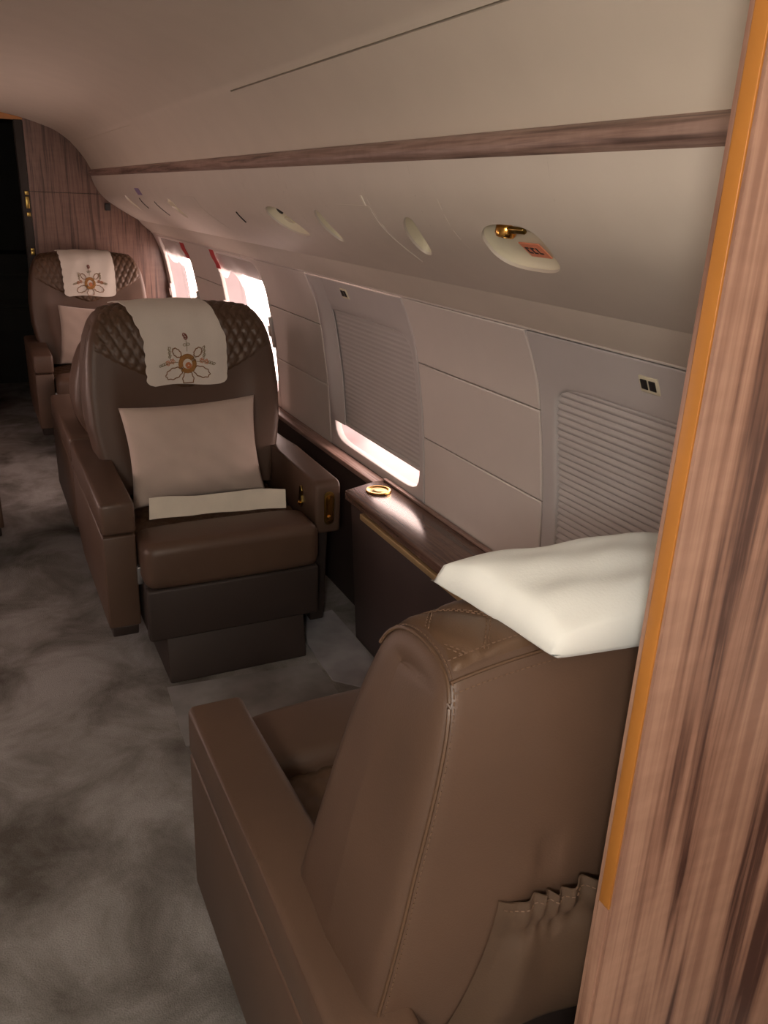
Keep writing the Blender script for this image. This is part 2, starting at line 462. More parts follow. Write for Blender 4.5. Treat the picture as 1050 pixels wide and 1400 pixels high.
for (yc, hw, sk, ne, dp) in rec:
    y0, y1 = yc-hw-.08, yc+hw+.08
    psu_strip(yprev, y0)
    bowls.append(psu_recess(y0, y1, yc, hw, RT0, RT1, sk, dp, ne, 'cream')); yprev = y1
psu_strip(yprev, YB)
def onpsu(y, z, off): 
    x, zz = upt(tofz(z), off); return Vector((x, y, zz))
def psu_frame(y, z):          # matrix with local z pointing into the cabin
    t = tofz(z); a = Vector((*upt(t-.01), 0)); b = Vector((*upt(t+.01), 0)); d = (b-a).normalized()
    up = Vector((d.x, 0, d.y)); yy = Vector((0, -1, 0)); nn = yy.cross(up)
    if nn.x > 0: nn = -nn; yy = -yy
    mm = Matrix((yy, up, nn)).transposed().to_4x4(); mm.translation = onpsu(y, z, 0); return mm
# gold air nozzle + sticker in the near recess
def at_psu(y, z, depth): 
    mm = psu_frame(y, z); return mm @ Matrix.Translation((0, 0, -depth))
noz = lathe('air_nozzle', [(.004, -.016), (.016, -.016), (.019, -.008), (.019, .004), (.015, .010), (.013, .010), (.012, .004), (.004, .004)], 'gold', psu, 24,
            at_psu(1.258, 1.448, .014) @ Matrix.Rotation(math.radians(35), 4, 'X'))
lathe('nozzle_outlet', [(.002, .0045), (.011, .0045), (.011, .006), (.002, .006)], 'black', noz, 20, at_psu(1.258, 1.448, .014) @ Matrix.Rotation(math.radians(35), 4, 'X'))
rbox('nozzle_bracket', -.028, .028, -.006, .006, -.004, .004, .003, 'gold_dark', psu).matrix_world = at_psu(1.225, 1.452, .014)
mm = at_psu(1.226, 1.4145, .0185)
def placed(o, mm): o.matrix_world = mm; return o
st = placed(rbox('sticker', -.030, .030, -.020, .020, -.001, .0012, .0008, 'orange_tag', psu), mm)
def letters():
    bars = []
    def bar(x0, x1, y0, y1): bars.append((x0, x1, y0, y1))
    for i, ch in enumerate('CCL'):
        ox = -.0225+i*.0155; w_, h_, t_ = .0105, .017, .0034
        bar(ox, ox+t_, -h_/2, h_/2); bar(ox, ox+w_, -h_/2, -h_/2+t_)
        if ch == 'C': bar(ox, ox+w_, h_/2-t_, h_/2)
    V, Fc = [], []
    for (x0, x1, y0, y1) in bars:
        b = len(V)
        for z in (.0011, .0019): V.extend([(x0, y0, z), (x1, y0, z), (x1, y1, z), (x0, y1, z)])
        Fc.extend([(b+4, b+5, b+6, b+7), (b, b+1, b+5, b+4), (b+1, b+2, b+6, b+5), (b+2, b+3, b+7, b+6), (b+3, b, b+4, b+7)])
    return V, Fc
V, Fc = letters(); placed(mk('sticker_lettering', V, Fc, 'black', psu, smooth=False), mm)
lathe('air_nozzle', [(.003, -.012), (.013, -.012), (.014, .004), (.009, .006), (.003, .003)], 'black', psu, 20, at_psu(2.44, 1.452, .016))
placed(rbox('reading_lamp', -.02, .02, -.012, .012, -.003, .003, .002, 'cream', psu), at_psu(2.47, 1.418, .02))
# mask door with raised outline, tag, slits and stickers
def patch(name, y0, y1, z0, z1, off, th, mat, parent=psu):
    t0, t1 = tofz(z0), tofz(z1); n = 8; V, Fc = [], []
    for y in (y0, y1):
        for i in range(n+1):
            x, z = upt(t0+(t1-t0)*i/n, off); V.append((x, y, z))
        for i in range(n+1):
            x, z = upt(t0+(t1-t0)*i/n, off-th); V.append((x, y, z))
    k = 2*(n+1)
    for i in range(n):
        Fc.append((i, i+1, k+i+1, k+i)); Fc.append((n+1+i, n+2+i, k+n+2+i, k+n+1+i))
        for b in (0, k): Fc.append((b+i, b+i+1, b+n+2+i, b+n+1+i))
    for i in (0, n): Fc.append((i, k+i, k+n+1+i, n+1+i))
    return mk(name, V, Fc, mat, parent)
patch('mask_door', 1.735, 1.925, 1.372, 1.488, .003, .0042, 'psu')
patch('mask_door', 3.33, 3.52, 1.372, 1.488, .003, .0042, 'psu')
patch('paper_tag', 1.748, 1.756, 1.488, 1.508, .001, .003, 'paper')
def slit(y, z0, z1, sk, mat='backing', wd=.006):
    pts = []
    for i in range(9):
        z = z0+(z1-z0)*i/8; q = onpsu(y+sk*(i/8-.5), z, -.0005); pts.append(q)
    tube('vent_slit', [pts], wd/2, mat, psu)
slit(2.89, 1.412, 1.444, -.03); slit(4.23, 1.392, 1.452, -.05); slit(4.56, 1.415, 1.462, -.05)
patch('sticker', 4.38, 4.49, 1.478, 1.508, .001, .0025, 'purple')
patch('sticker', 3.80, 3.90, 1.440, 1.458, .001, .0025, 'cream')

# ------------------------------------------------------------------ windows
def sqloop(n):
    out = []
    for k in range(n):
        a = k/n*8
        if a < 2: out.append((1, -1+a))
        elif a < 4: out.append((1-(a-2), 1))
        elif a < 6: out.append((-1, 1-(a-4)))
        else: out.append((-1+(a-6), -1))
    return out
def window(n, label, hole, closed_to, opened, amp=1.0):
    y0, y1 = WIN[n]; hy0, hy1, hz0, hz1 = hole
    z0, z1 = .560, 1.236
    root = sempty('window_%d' % n, label)
    sq = sqloop(64); V, Fc = [], []; ns = 64
    def out(p, ins): return ((y0+y1)/2+p[0]*((y1-y0)/2-ins), (z0+z1)/2+p[1]*((z1-z0)/2-ins))
    def inn(p, grow=0, e=9):
        g = (abs(p[0])**e+abs(p[1])**e)**(1/e)
        return ((hy0+hy1)/2+p[0]/g*((hy1-hy0)/2+grow), (hz0+hz1)/2+p[1]/g*((hz1-hz0)/2+grow))
    rings = [('o', .001, .012), ('o', .001, .003), ('o', .004, 0)]
    seq = []
    for k, ins, dx in rings: seq.append([(lambda q: (xw(q[1])+dx, q[0], q[1]))(out(p, ins)) for p in sq])
    for t in (.2, .4, .6, .8):
        L = []
        for p in sq:
            a, b = out(p, .004), inn(p, .006); y, z = a[0]+(b[0]-a[0])*t, a[1]+(b[1]-a[1])*t; L.append((xw(z), y, z))
        seq.append(L)
    for g, dx in ((.006, 0), (.002, .002), (0, .006), (-.001, .026 if not opened else .02)):
        L = []
        for p in sq:
            y, z = inn(p, g); L.append((xw(z)+dx, y, z))
        seq.append(L)
    for L in seq: V += L
    for r in range(len(seq)-1):
        for i in range(ns): Fc.append((r*ns+i, r*ns+(i+1) % ns, (r+1)*ns+(i+1) % ns, (r+1)*ns+i))
    mk('surround', V, Fc, 'shell' if opened else 'surround', root, angle=35)
    # reveal tunnel to the outer skin
    V, Fc = [], []
    for (g, dx) in ((.0, .016), (.0, .05), (-.012, .112)):
        for p in sq:
            y, z = inn(p, g); V.append((xw(z)+dx, y, z))
    for (dx) in (.112, .016):
        for p in sq:
            y, z = inn(p, .008); V.append((xw(z)+dx, y, z))
    for r in range(5):
        for i in range(ns): Fc.append((r*ns+i, r*ns+(i+1) % ns, ((r+1) % 5)*ns+(i+1) % ns, ((r+1) % 5)*ns+i))
    mk('reveal', V, Fc, 'reveal', root, angle=35)
    # pane
    V = []
    for dx in (.098, .104):
        for p in sq:
            y, z = inn(p, -.009); V.append((xw(z)+dx, y, z))
    Fc = [tuple(range(ns)), tuple(range(ns, 2*ns))]+[(i, (i+1) % ns, ns+(i+1) % ns, ns+i) for i in range(ns)]
    if n != 4: mk('pane', V, Fc, 'glass', root)
    else: mk('outer_shutter', V, Fc, 'backing', root)
    if closed_to is not None:      # pleated shade
        pitch = .0168; za, zb = closed_to, hz1+.004; k = int((zb-za)/pitch); V = []; ny = 3
        prof = []
        for i in range(k+1):
            z = zb-i*pitch; prof.append((z, .012))
            for q, d in ((.25, .012-.0045*amp), (.5, .012-.007*amp), (.75, .012-.0045*amp)):
                if i < k: prof.append((z-q*pitch, d))
        for (dz) in (0, .0016):
            for y in (hy0-.003, hy1+.003):
                for z, d in prof: V.append((xw(z)+d+dz, y, z))
        npf = len(prof); Fc = []
        for i in range(npf-1):
            Fc += [(i, i+1, npf+i+1, npf+i), (2*npf+i, 2*npf+i+1, 3*npf+i+1, 3*npf+i), (i, i+1, 2*npf+i+1, 2*npf+i), (npf+i, npf+i+1, 3*npf+i+1, 3*npf+i)]
        sh = mk('pleated_shade', V, Fc, 'shade', root, angle=70)
        zr = zb-k*pitch
        rbox('bottom_rail', xw(zr)+.003, xw(zr)+.016, hy0+.003, hy1-.003, zr-.012, zr+.002, .002, 'surround', sh)
    return root
def flip(root):
    for c in root.children:
        for v in c.data.vertices: v.co.x = 2*CX-v.co.x
        c.data.flip_normals()
for k, n, zb, zt in ((5, 3, .62, .92), (6, 2, .60, 1.21)):
    WIN[k] = WIN[n]; y0, y1 = WIN[n]
    flip(window(k, 'open window in the side wall across the aisle' if n == 2 else 'low open window in the side wall across the aisle', (y0+.03, y1-.03, zb, zt), None, True))
w4 = window(4, 'closed window with grey pleated shade beside the pillow', (.835, 1.513, .615, 1.120), .62, False)
w3 = window(3, 'window with pleated shade lowered to a bright slit', (2.235, 2.950, .598, 1.120), .672, False, .45)
w2 = window(2, 'open bright window with crumpled plastic film at its top', (3.640, 4.392, .600, 1.222), None, True)
w1 = window(1, 'open bright window next to the walnut bulkhead', (5.02, 5.770, .600, 1.222), None, True)
def switch(root, y, z):
    x = xw(z); sl = (xw(z+.02)-xw(z-.02))/.04
    def tilt(v): return Vector((v.x+sl*(v.z-z), v.y, v.z))
    pl = rbox('switch_plate', x-.004, x+.003, y-.026, y+.026, z-.017, z+.017, .0025, 'cream', root, 2, tilt)
    for dy in (-.0115, .0115): rbox('button', x-.0065, x, y+dy-.0085, y+dy+.0085, z-.010, z+.010, .0015, 'black', pl, 2, tilt)
def side_guide(root, y0, y1, z0, z1, bulge):
    nu, nz = 14, 30; V = []
    for back in (0, 1):
        for i in range(nu):
            u = i/(nu-1); y = y0+(y1-y0)*u
            for j in range(nz):
                z = z0+(z1-z0)*j/(nz-1)
                k = math.sin(math.pi*u**1.6)*min(1, (1.0-(j/(nz-1)))*1.6+.25)*min(1, j/6+.15)
                V.append((xw(z)+(.004 if back else -.0005-bulge*k), y, z))
    b = nu*nz; Fc = gridfaces(nu, nz)+gridfaces(nu, nz, b)
    for i in range(nu-1):
        for j in (0, nz-1): Fc.append((i*nz+j, (i+1)*nz+j, b+(i+1)*nz+j, b+i*nz+j))
    for j in range(nz-1):
        for i in (0, nu-1): Fc.append((i*nz+j, i*nz+j+1, b+i*nz+j+1, b+i*nz+j))
    mk('side_guide', V, Fc, 'surround', root, angle=60)
side_guide(w3, 2.845, 2.978, .675, 1.228, .020)
switch(w4, 1.178, 1.187); switch(w3, 2.655, 1.196)
def latch(root, y, z0, z1):
    zm = (z0+z1)/2; sl = (xw(z1)-xw(z0))/(z1-z0)
    def tilt(v): return Vector((v.x+sl*(v.z-zm), v.y, v.z))
    o = rbox('latch', xw(zm)-.012, xw(zm)+.01, y-.012, y+.012, z0, z1, .004, 'surround', root, 2, tilt)
    rbox('latch_tab', xw(zm)-.018, xw(zm)-.010, y-.004, y+.02, zm-.02, zm+.03, .003, 'shell', o, 2, tilt)
latch(w2, 3.632, .845, .985); latch(w2, 4.405, .90, .97); latch(w1, 5.01, .82, .95); latch(w1, 5.775, .80, .92)
# retracted shades, red tags and hanging film
def header(root, y0, y1, z0, mat):
    sheet('retracted_shade', [(xw(z)+.020, z) for z in (z0, z0+.03, 1.20, 1.222)], y0, y1, .02, mat, root)
header(w2, 3.645, 4.388, 1.135, 'surround'); header(w1, 5.025, 5.766, 1.125, 'surround')
def redtag(root, y0, y1, z0, z1):
    n = 6; V = []
    for dx in (-.001, .0015):
        for y in (y0, y1):
            for i in range(n+1):
                z = z0+(z1-z0)*i/n; V.append((xw(z)+dx-.003+.003*math.sin(i*1.3), y+(.015 if i < 2 else 0)*0, z))
    Fc = []
    k = n+1
    for i in range(n): Fc += [(i, i+1, k+i+1, k+i), (2*k+i, 2*k+i+1, 3*k+i+1, 3*k+i), (i, i+1, 2*k+i+1, 2*k+i), (k+i, k+i+1, 3*k+i+1, 3*k+i)]
    for i in (0, n): Fc.append((i, k+i, 3*k+i, 2*k+i))
    mk('red_tag', V, Fc, 'red', root)
redtag(w2, 4.325, 4.405, 1.135, 1.228); redtag(w1, 4.995, 5.09, 1.135, 1.222)
def film(root, y0, y1, ztop, zlow):
    nu, nv = 24, 18; V = []
    for i in range(nu):
        u = i/(nu-1)
        for j in range(nv):
            v = j/(nv-1); y = y0+(y1-y0)*u; zb = ztop-(zlow(u))*v
            x = xw(zb)+.012-.022*v*abs(math.sin(u*5+v*3))+.006*math.sin(17*u+5*v)*v
            V.append((x, y+.01*math.sin(9*v+u*4)*v, zb))
    mk('plastic_film', V, gridfaces(nu, nv), 'film', root)
film(w2, 3.66, 4.36, 1.215, lambda u: .07+.10*max(0, 1-abs(u-.25)/.3)+.05*abs(math.sin(u*9)))
film(w1, 5.04, 5.7, 1.215, lambda u: .09+.05*abs(math.sin(u*7)))

# ------------------------------------------------------------------ bulkhead with doorway
prof_right = [(xw(z), z) for z in (0, .2, .4, .56, .7, .85, 1.0, 1.1, 1.17, 1.236)]+UP[1:]+[(p.x, p.y) for p in U2[1::2]]+[(p.x, p.y) for p in sp[1:]]+cc[1:]
DX0, DX1, DZ = -.14, .402, 1.868
bw = sempty('wall_front', 'walnut veneered bulkhead with a doorway to a dark corridor')
def clip_profile(z0, z1, xmin):
    pts = [p for p in prof_right if z0 < p[1] < z1 and p[0] > xmin]
    def px(z):
        for a, b in zip(prof_right[:-1], prof_right[1:]):
            if (a[1]-z)*(b[1]-z) <= 0 and a[1] != b[1]: return a[0]+(b[0]-a[0])*(z-a[1])/(b[1]-a[1])
    return px, pts
px, pts = clip_profile(0, 1.4635, DX1)
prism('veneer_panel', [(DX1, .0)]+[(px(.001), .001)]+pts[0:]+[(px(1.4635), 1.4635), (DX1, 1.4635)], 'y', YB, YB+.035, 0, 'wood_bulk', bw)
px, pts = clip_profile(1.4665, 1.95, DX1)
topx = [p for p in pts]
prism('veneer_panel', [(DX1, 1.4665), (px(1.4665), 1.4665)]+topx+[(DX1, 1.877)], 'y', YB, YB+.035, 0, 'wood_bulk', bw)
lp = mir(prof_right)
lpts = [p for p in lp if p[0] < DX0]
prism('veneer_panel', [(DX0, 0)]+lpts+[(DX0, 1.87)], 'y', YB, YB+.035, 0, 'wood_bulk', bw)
prism('lintel', [(DX0, DZ), (DX1, DZ-.004), (DX1, 1.878), (.285, 1.90), (.13, 1.91), (0, 1.90), (DX0, 1.87)], 'y', YB, YB+.035, 0, 'edge', bw)
rbox('backing_board', DX1, 1.3, YB+.036, YB+.05, 0, 1.9, 0, 'backing', bw)
rbox('backing_board', -1.1, DX0, YB+.036, YB+.05, 0, 1.9, 0, 'backing', bw)
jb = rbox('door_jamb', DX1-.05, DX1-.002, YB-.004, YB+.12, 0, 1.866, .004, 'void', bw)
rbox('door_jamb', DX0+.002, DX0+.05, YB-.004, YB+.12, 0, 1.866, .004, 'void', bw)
for z, dz in ((1.455, .012), (1.40, .035), (1.33, .012), (1.12, .010), (1.10, .012)):
    rbox('strike_plate', DX1-.03, DX1-.008, YB-.010, YB-.003, z-dz, z+dz, .002, 'gold_dark', jb)
rbox('wall_box', .842, .876, YB-.018, YB+.002, 1.368, 1.412, .004, 'black', bw)
# dark corridor beyond
cor = sempty('wall_corridor', 'dark corridor beyond the doorway')
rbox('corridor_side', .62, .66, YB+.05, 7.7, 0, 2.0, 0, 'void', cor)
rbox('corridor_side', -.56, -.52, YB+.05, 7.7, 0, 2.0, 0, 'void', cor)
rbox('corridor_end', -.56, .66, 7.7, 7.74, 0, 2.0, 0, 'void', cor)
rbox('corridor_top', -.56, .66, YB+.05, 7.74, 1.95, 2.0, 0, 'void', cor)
gc = thing('galley_cabinet', 'dark cabinet with grey drawer fronts in the corridor behind the doorway', 'cabinet', (.1, 7.2, 0))
rbox('body', -.25, .45, 0, .4, 0, 1.0, .005, 'void', gc)
for z in (.42, .66):
    d_ = rbox('drawer', -.23, .43, -.012, .0, z, z+.2, .004, 'backing', gc)
    rbox('drawer_rail', -.23, .43, -.03, -.012, z+.15, z+.18, .004, 'void', d_)
    rbox('knob', .37, .41, -.045, -.03, z+.145, z+.185, .006, 'gold', d_)
# rear closing wall behind the photographer
struct(prism('wall_rear', [(2*CX-x, z) for x, z in prof_right]+prof_right[::-1], 'y', YA-.03, YA, 0, 'shell'), 'ivory rear wall of the entry area')

# ------------------------------------------------------------------ near walnut partition
PX, PY0, PY1 = .576, .517, .545
pt = sempty('wall_partition', 'striped walnut partition with orange edge band')
ppts = [p for p in prof_right if p[0] > PX+.02 and p[1] < 1.85]
prism('veneer_face', [(PX, .0)]+ppts+[(PX, 1.822)], 'y', PY0, PY0+.004, 0, 'wood', pt)
prism('core_board', [(PX+.001, .0)]+ppts+[(PX+.001, 1.822)], 'y', PY0+.004, PY1-.005, 0, 'edge_light', pt)
prism('veneer_face', [(PX, .0)]+ppts+[(PX, 1.822)], 'y', PY1-.005, PY1, 0, 'wood', pt)
rbox('edge_band', PX-.0015, PX+.003, PY0+.005, PY1-.0065, .745, 1.821, .0005, 'edge', pt)
rbox('edge_band', PX-.0015, PX+.003, PY0+.005, PY1-.0065, 0, .744, .0005, 'wood', pt)

# ------------------------------------------------------------------ side console and ledge
con = thing('side_console', 'brown leather console with walnut top along the window wall', 'console', (1.15, 1.5, 0))
def L(o): return o
bx = 1.15; by = 1.5
prism('side_panel', [(-.035, 0), (.07, 0), (.08, .535), (-.07, .535)], 'y', .56-by, 2.40-by, .003, 'leather_plum', con)
prism('top', [(-.083, .555-by), (.100, .555-by), (.100, 2.475-by), (.052, 2.475-by), (-.083, 2.42-by)], 'z', .537, .570, .004, 'wood_top', con)
rbox('gold_strip', -.090, -.070, .60-by, 2.28-by, .516, .5355, .002, 'gold_satin', con)
tr = rbox('rear_lip', .085, .101, .555-by, 2.47-by, .570, .578, .002, 'wood_trim', con)
ch = lathe('cup_holder', [(.028, .5712), (.034, .5735), (.038, .5755), (.042, .5755), (.045, .5715), (.044, .5695), (.030, .5700)], 'gold', con, 32, Matrix.Translation((.022, 2.375-by, 0)))
lathe('cup_well', [(.001, .5702), (.030, .5702), (.029, .5720), (.020, .5716), (.018, .5726), (.008, .5722), (.001, .5722)], 'gold_dark', ch, 28, Matrix.Translation((.022, 2.375-by, 0)))  # flat disc, no cut hole; darker gold stands in for shade inside
led = thing('side_ledge', 'narrow walnut ledge under the windows beside the armchairs', 'ledge', (1.22, 4.1, 0))
rbox('ledge_top', -.022, .034, 2.476-4.1, YB-4.1-.004, .545, .565, .004, 'wood_trim', led)
rbox('ledge_panel', -.008, .02, 2.476-4.1, YB-4.1-.004, 0, .545, .002, 'leather_dark', led)

# ------------------------------------------------------------------ seats
BP = [(-.06, .47), (-.082, .60), (-.105, .75), (-.128, .90), (-.148, .975), (-.170, 1.012), (-.205, 1.030), (-.25, 1.034), (-.29, 1.026), (-.316, 1.004), (-.332, .95), (-.340, .84), (-.342, .70), (-.335, .56), (-.315, .47)]
WZ = [(.47, .285), (.55, .300), (.60, .325), (.66, .346), (.74, .356), (.82, .350), (.90, .333), (.96, .314), (1.0, .292), (1.04, .268), (1.2, .26)]
class Back:
    def __init__(s, dz, lean=0.0, wz=None):
        s.dz = dz; s.lean = lean; s.wz = wz or WZ
        s.P = catmull([(y, z, 0) for y, z in BP], 8); s.n = len(s.P)
        s.L = [0]
        for a, b in zip(s.P[:-1], s.P[1:]): s.L.append(s.L[-1]+(b-a).length)
    def prof(s, l):
        l = min(max(l, 0), s.L[-1]-1e-6)
        for i in range(s.n-1):
            if l <= s.L[i+1]:
                k = (l-s.L[i])/(s.L[i+1]-s.L[i]); p = s.P[i].lerp(s.P[i+1], k); d = (s.P[i+1]-s.P[i]).normalized(); return p, d
    def lfront(s, z):
        for i in range(s.n-1):
            if s.P[i].y <= z <= s.P[i+1].y: return s.L[i]+(z-s.P[i].y)/(s.P[i+1].y-s.P[i].y)*(s.L[i+1]-s.L[i])
    def pt(s, l, sx, off=0, inset=0, absx=None):
        p, d = s.prof(l); n = Vector((d.y, -d.x))        # outward
        y, z = p.x, p.y
        wz = interp(s.wz, z)
        x = sx*wz if absx is None else absx
        q = min(1, abs(x)/wz) if wz else 0
        up = max(0, (z-.88)/.15)**1.5 if z > .88 else 0
        up = min(up, 1.05)
        # front hollow between the wings
        fr = 1 if y > -.2 else 0
        hollow = .028*max(0, 1-(q/.72)**4)*min(1, max(0, (.90-z)/.14))*fr
        rearb = .018*(1-q*q)*(1 if y < -.25 else 0)*min(1, max(0, (1.0-z)/.1))
        if y < -.25: rearb -= .009*math.exp(-((x+.128-.1*(.78-z))/.010)**2-((z-.775)/.034)**2)
        y2 = y+n.x*(off-inset)-hollow-rearb
        z2 = z+n.y*(off-inset)+.022*(1-q**3.2)*up
        k = max(0, (z2-.6)/.45); z2 += s.dz*k
        y2 -= s.lean*max(0, z2-.55)
        return Vector((x, y2, z2))
def back_mesh(B):
    ns, npf = 45, B.n; V, Fc = [], []
    r = .024
    ss = [-1, -.985, -.96, -.93]+[-.9+1.8*i/(ns-9) for i in range(ns-8)]+[.93, .96, .985, 1]
    for sx in ss:
        e = max(0, (abs(sx)-.93)/.07); ins = r*(1-math.sqrt(max(0, 1-e*e)))
        for i in range(npf): V.append(B.pt(B.L[i], sx, inset=ins))
    n2 = len(ss)
    for a in range(n2-1):
        for i in range(npf):
            j = (i+1) % npf; Fc.append((a*npf+i, a*npf+j, (a+1)*npf+j, (a+1)*npf+i))
    for side, a in ((-1, 0), (1, n2-1)):
        base = [a*npf+i for i in range(npf)]
        prev = base
        # centre spine by height
        for t in (.35, .7, 1.0):
            cur = []
            for i in range(npf):
                v = V[base[i]]; z = v.z; c = Vector((v.x+side*.005*math.sin(t*math.pi/2)*min(1, max(0, (.99-z)/.2)), -.21-B.lean*max(0, z-.55), min(z, 1.0+B.dz)*.98+.012))
                cur.append(len(V)); V.append(v.lerp(c, t))
            for i in range(npf):
                j = (i+1) % npf; Fc.append((prev[i], prev[j], cur[j], cur[i]))
            prev = cur
    return V, Fc
def quilt_mesh(B, pw, ph, zlow, zlow_side, amp=.0065):
    ns, nl = 96, 110; V = []
    l1 = B.L[next(i for i in range(B.n) if B.P[i].x < -.30 and B.P[i].y < 1.018)]
    for i in range(ns):
        u = -1+2*i/(ns-1); sx = u*.95
        zl = zlow+(zlow_side-zlow)*abs(u)**1.3; l0 = B.lfront(zl)
        for j in range(nl):
            v = j/(nl-1); l = l0+(l1-l0)*v
            base = B.pt(l, sx)
            a = base.x/pw; b = (l-.4)/ph
            p, q = a+b, a-b; dp = abs(p-round(p)); dq = abs(q-round(q)); dm = min(dp, dq)
            h = amp*(1-math.exp(-(dm/.13)**2))
            e = min((1-abs(u))*.33/.02, v*(l1-l0)/.015, (1-v)*(l1-l0)/.015); e = min(1, max(0, e)); e = e*e*(3-2*e)
            V.append(B.pt(l, sx, off=-.002+e*(.004+h)))
    return V, gridfaces(ns, nl)
def dashes(path, dash=.0042, gap=.0030, r=.0009):
    """short stitches along a polyline"""
    out = []; P = [Vector(p) for p in path]; acc = 0; tot = [0]
    for a, b in zip(P[:-1], P[1:]): tot.append(tot[-1]+(b-a).length)
    def at(s):
        for i in range(len(P)-1):
            if s <= tot[i+1]: return P[i].lerp(P[i+1], (s-tot[i])/max(1e-9, tot[i+1]-tot[i]))
        return P[-1]
    s = 0
    while s+dash < tot[-1]:
        out.append([at(s), at(s+dash)]); s += dash+gap
    return out
cache = {}
def inst(key, name, parent, build):
    if key in cache:
        return link(D.objects.new(name, cache[key].data), parent)
    o = build(); o.parent = parent; o.name = name; cache[key] = o; return o
def make_seat(label, loc, rz, aisle, B, bkey, quilt, pocket=False, latches=False):
    t = thing('armchair', label, 'armchair', loc, rz, 'leather cabin armchairs')
    a = aisle
    def X(x0, x1): return (min(a*x0, a*x1), max(a*x0, a*x1))
    inst('plinth', 'plinth', t, lambda: prism('plinth', [(-.22, .0), (.485, .0), (.455, .16), (-.20, .16)], 'x', -.235, .235, .006, 'leather_dark'))
    inst('legrest', 'leg_rest', t, lambda: rbox('leg_rest', -.287, .287, .415, .462, .150, .330, .010, 'leather_dark'))
    inst('pan', 'seat_pan', t, lambda: rbox('seat_pan', -.285, .285, -.20, .41, .16, .345, .01, 'leather_dark'))
    def cush():
        def xf(v):
            k = max(0, 1-(v.x/.29)**4); return Vector((v.x, v.y+.012*k*(1 if v.y > .35 else 0), v.z+.010*k*(1 if v.z > .42 else 0)))
        bm = bmesh.new(); bmesh.ops.create_cube(bm, size=1)
        bmesh.ops.subdivide_edges(bm, edges=[e for e in bm.edges if abs(e.verts[0].co.x-e.verts[1].co.x) > .5], cuts=14)
        for v in bm.verts: v.co = (v.co.x*.582, .375+v.co.y*.185, .405+v.co.z*.15)
        ed = [e for e in bm.edges if e.calc_face_angle(0) > 1.0]
        bmesh.ops.bevel(bm, geom=ed, offset=.036, segments=5, profile=.5, affect='EDGES', clamp_overlap=True)
        for v in bm.verts: v.co = xf(v.co)
        return bmobj('front_roll', bm, 'leather')
    inst('roll', 'seat_cushion', t, cush)
    def seatq():
        n = 50; V = []
        for i in range(n):
            for j in range(n):
                u, v = -1+2*i/(n-1), j/(n-1); x = u*.285; y = -.14+v*.45
                p, q = x/.06+y/.09, x/.06-y/.09; dm = min(abs(p-round(p)), abs(q-round(q)))
                V.append((x, y, .440+.012*(1-u**4)+.008*(1-math.exp(-(dm/.11)**2))-.02*max(0, (v-.9)/.1)))
        b = len(V)
        Fc = gridfaces(n, n)
        V += [(-.285, -.14, .345), (-.285, .31, .345), (.285, -.14, .345), (.285, .31, .345)]
        Fc += [(b, b+1, b+3, b+2)]
        Fc += [tuple([b]+[j for j in range(n)]+[b+1]), tuple([b+2]+[(n-1)*n+j for j in range(n)]+[b+3]), tuple([b]+[i*n for i in range(n)]+[b+2]), tuple([b+1]+[i*n+n-1 for i in range(n)]+[b+3])]
        return mk('seat_insert', V, Fc, 'leather_quilt')
    inst('insert', 'seat_insert', t, seatq)
    # aisle arm
    inst(('pad', a), 'arm_pad', t, lambda: prism('arm_pad', [(.375, .497), (.372, .602), (-.05, .604), (-.40, .598), (-.40, .497)], 'x', *X(.292, .397), .014, 'leather', None, 4))
    inst(('side', a), 'arm_panel', t, lambda: prism('arm_panel', [(.372, .176), (.374, .494), (-.40, .494), (-.40, .24), (-.25, .176)], 'x', *X(.296, .396), .007, 'leather'))
    inst(('toe', a), 'arm_foot', t, lambda: prism('arm_foot', [(.345, .130), (.362, .174), (-.24, .174), (-.20, .130)], 'x', *X(.302, .384), .006, 'leather_dark'))
    inst(('hinge', a), 'recline_hinge', t, lambda: rbox('recline_hinge', *X(.284, .300), .35, .385, .325, .385, .003, 'steel'))
    # window-side arm
    b = -a
    def Y(x0, x1): return (min(b*x0, b*x1), max(b*x0, b*x1))
    inst(('pad2', a), 'arm_pad', t, lambda: prism('arm_pad', [(.395, .415), (.392, .590), (.37, .602), (-.05, .604), (-.40, .598), (-.40, .43), (.10, .415)], 'x', *Y(.300, .392), .013, 'leather', None, 4))
    inst(('side2', a), 'arm_panel', t, lambda: prism('arm_panel', [(.30, .03), (.33, .412), (-.38, .412), (-.38, .06)], 'x', *Y(.318, .372), .006, 'leather_dark'))  # darker leather stands in for the shadow beneath this arm
    if latches:
        x0, x1 = Y(.330, .366); cx_ = (x0+x1)/2
        def oval(r, yo, hh, mat, nm, y0):
            P = []
            for k in range(28):
                an = 2*math.pi*k/28; P.append((cx_+r*math.cos(an), .507+(hh-r)*(1 if math.sin(an) >= 0 else -1)+r*math.sin(an)))
            return prism(nm, P, 'y', y0, y0+yo, .0012, mat, t, 2)
        pl = oval(.0185, .006, .060, 'gold_dark', 'latch_plate', .391)
        oval(.0135, .005, .050, 'gold', 'latch_well', .3945)
        lathe('latch_knob', [(.001, .0), (.009, .0), (.010, .004), (.006, .009), (.001, .010)], 'gold', t, 18, Matrix.Translation((cx_, .3985, .474)) @ Matrix.Rotation(-math.pi/2, 4, 'X'))
        # gold seat switch on the inner face
        xi = b*.300
        prism('seat_switch', [(.245, .545), (.262, .552), (.272, .535), (.262, .515), (.274, .492), (.262, .472), (.245, .478), (.240, .51)], 'x', min(xi, xi-b*.006), max(xi, xi-b*.006), .002, 'gold_dark', t, 2)
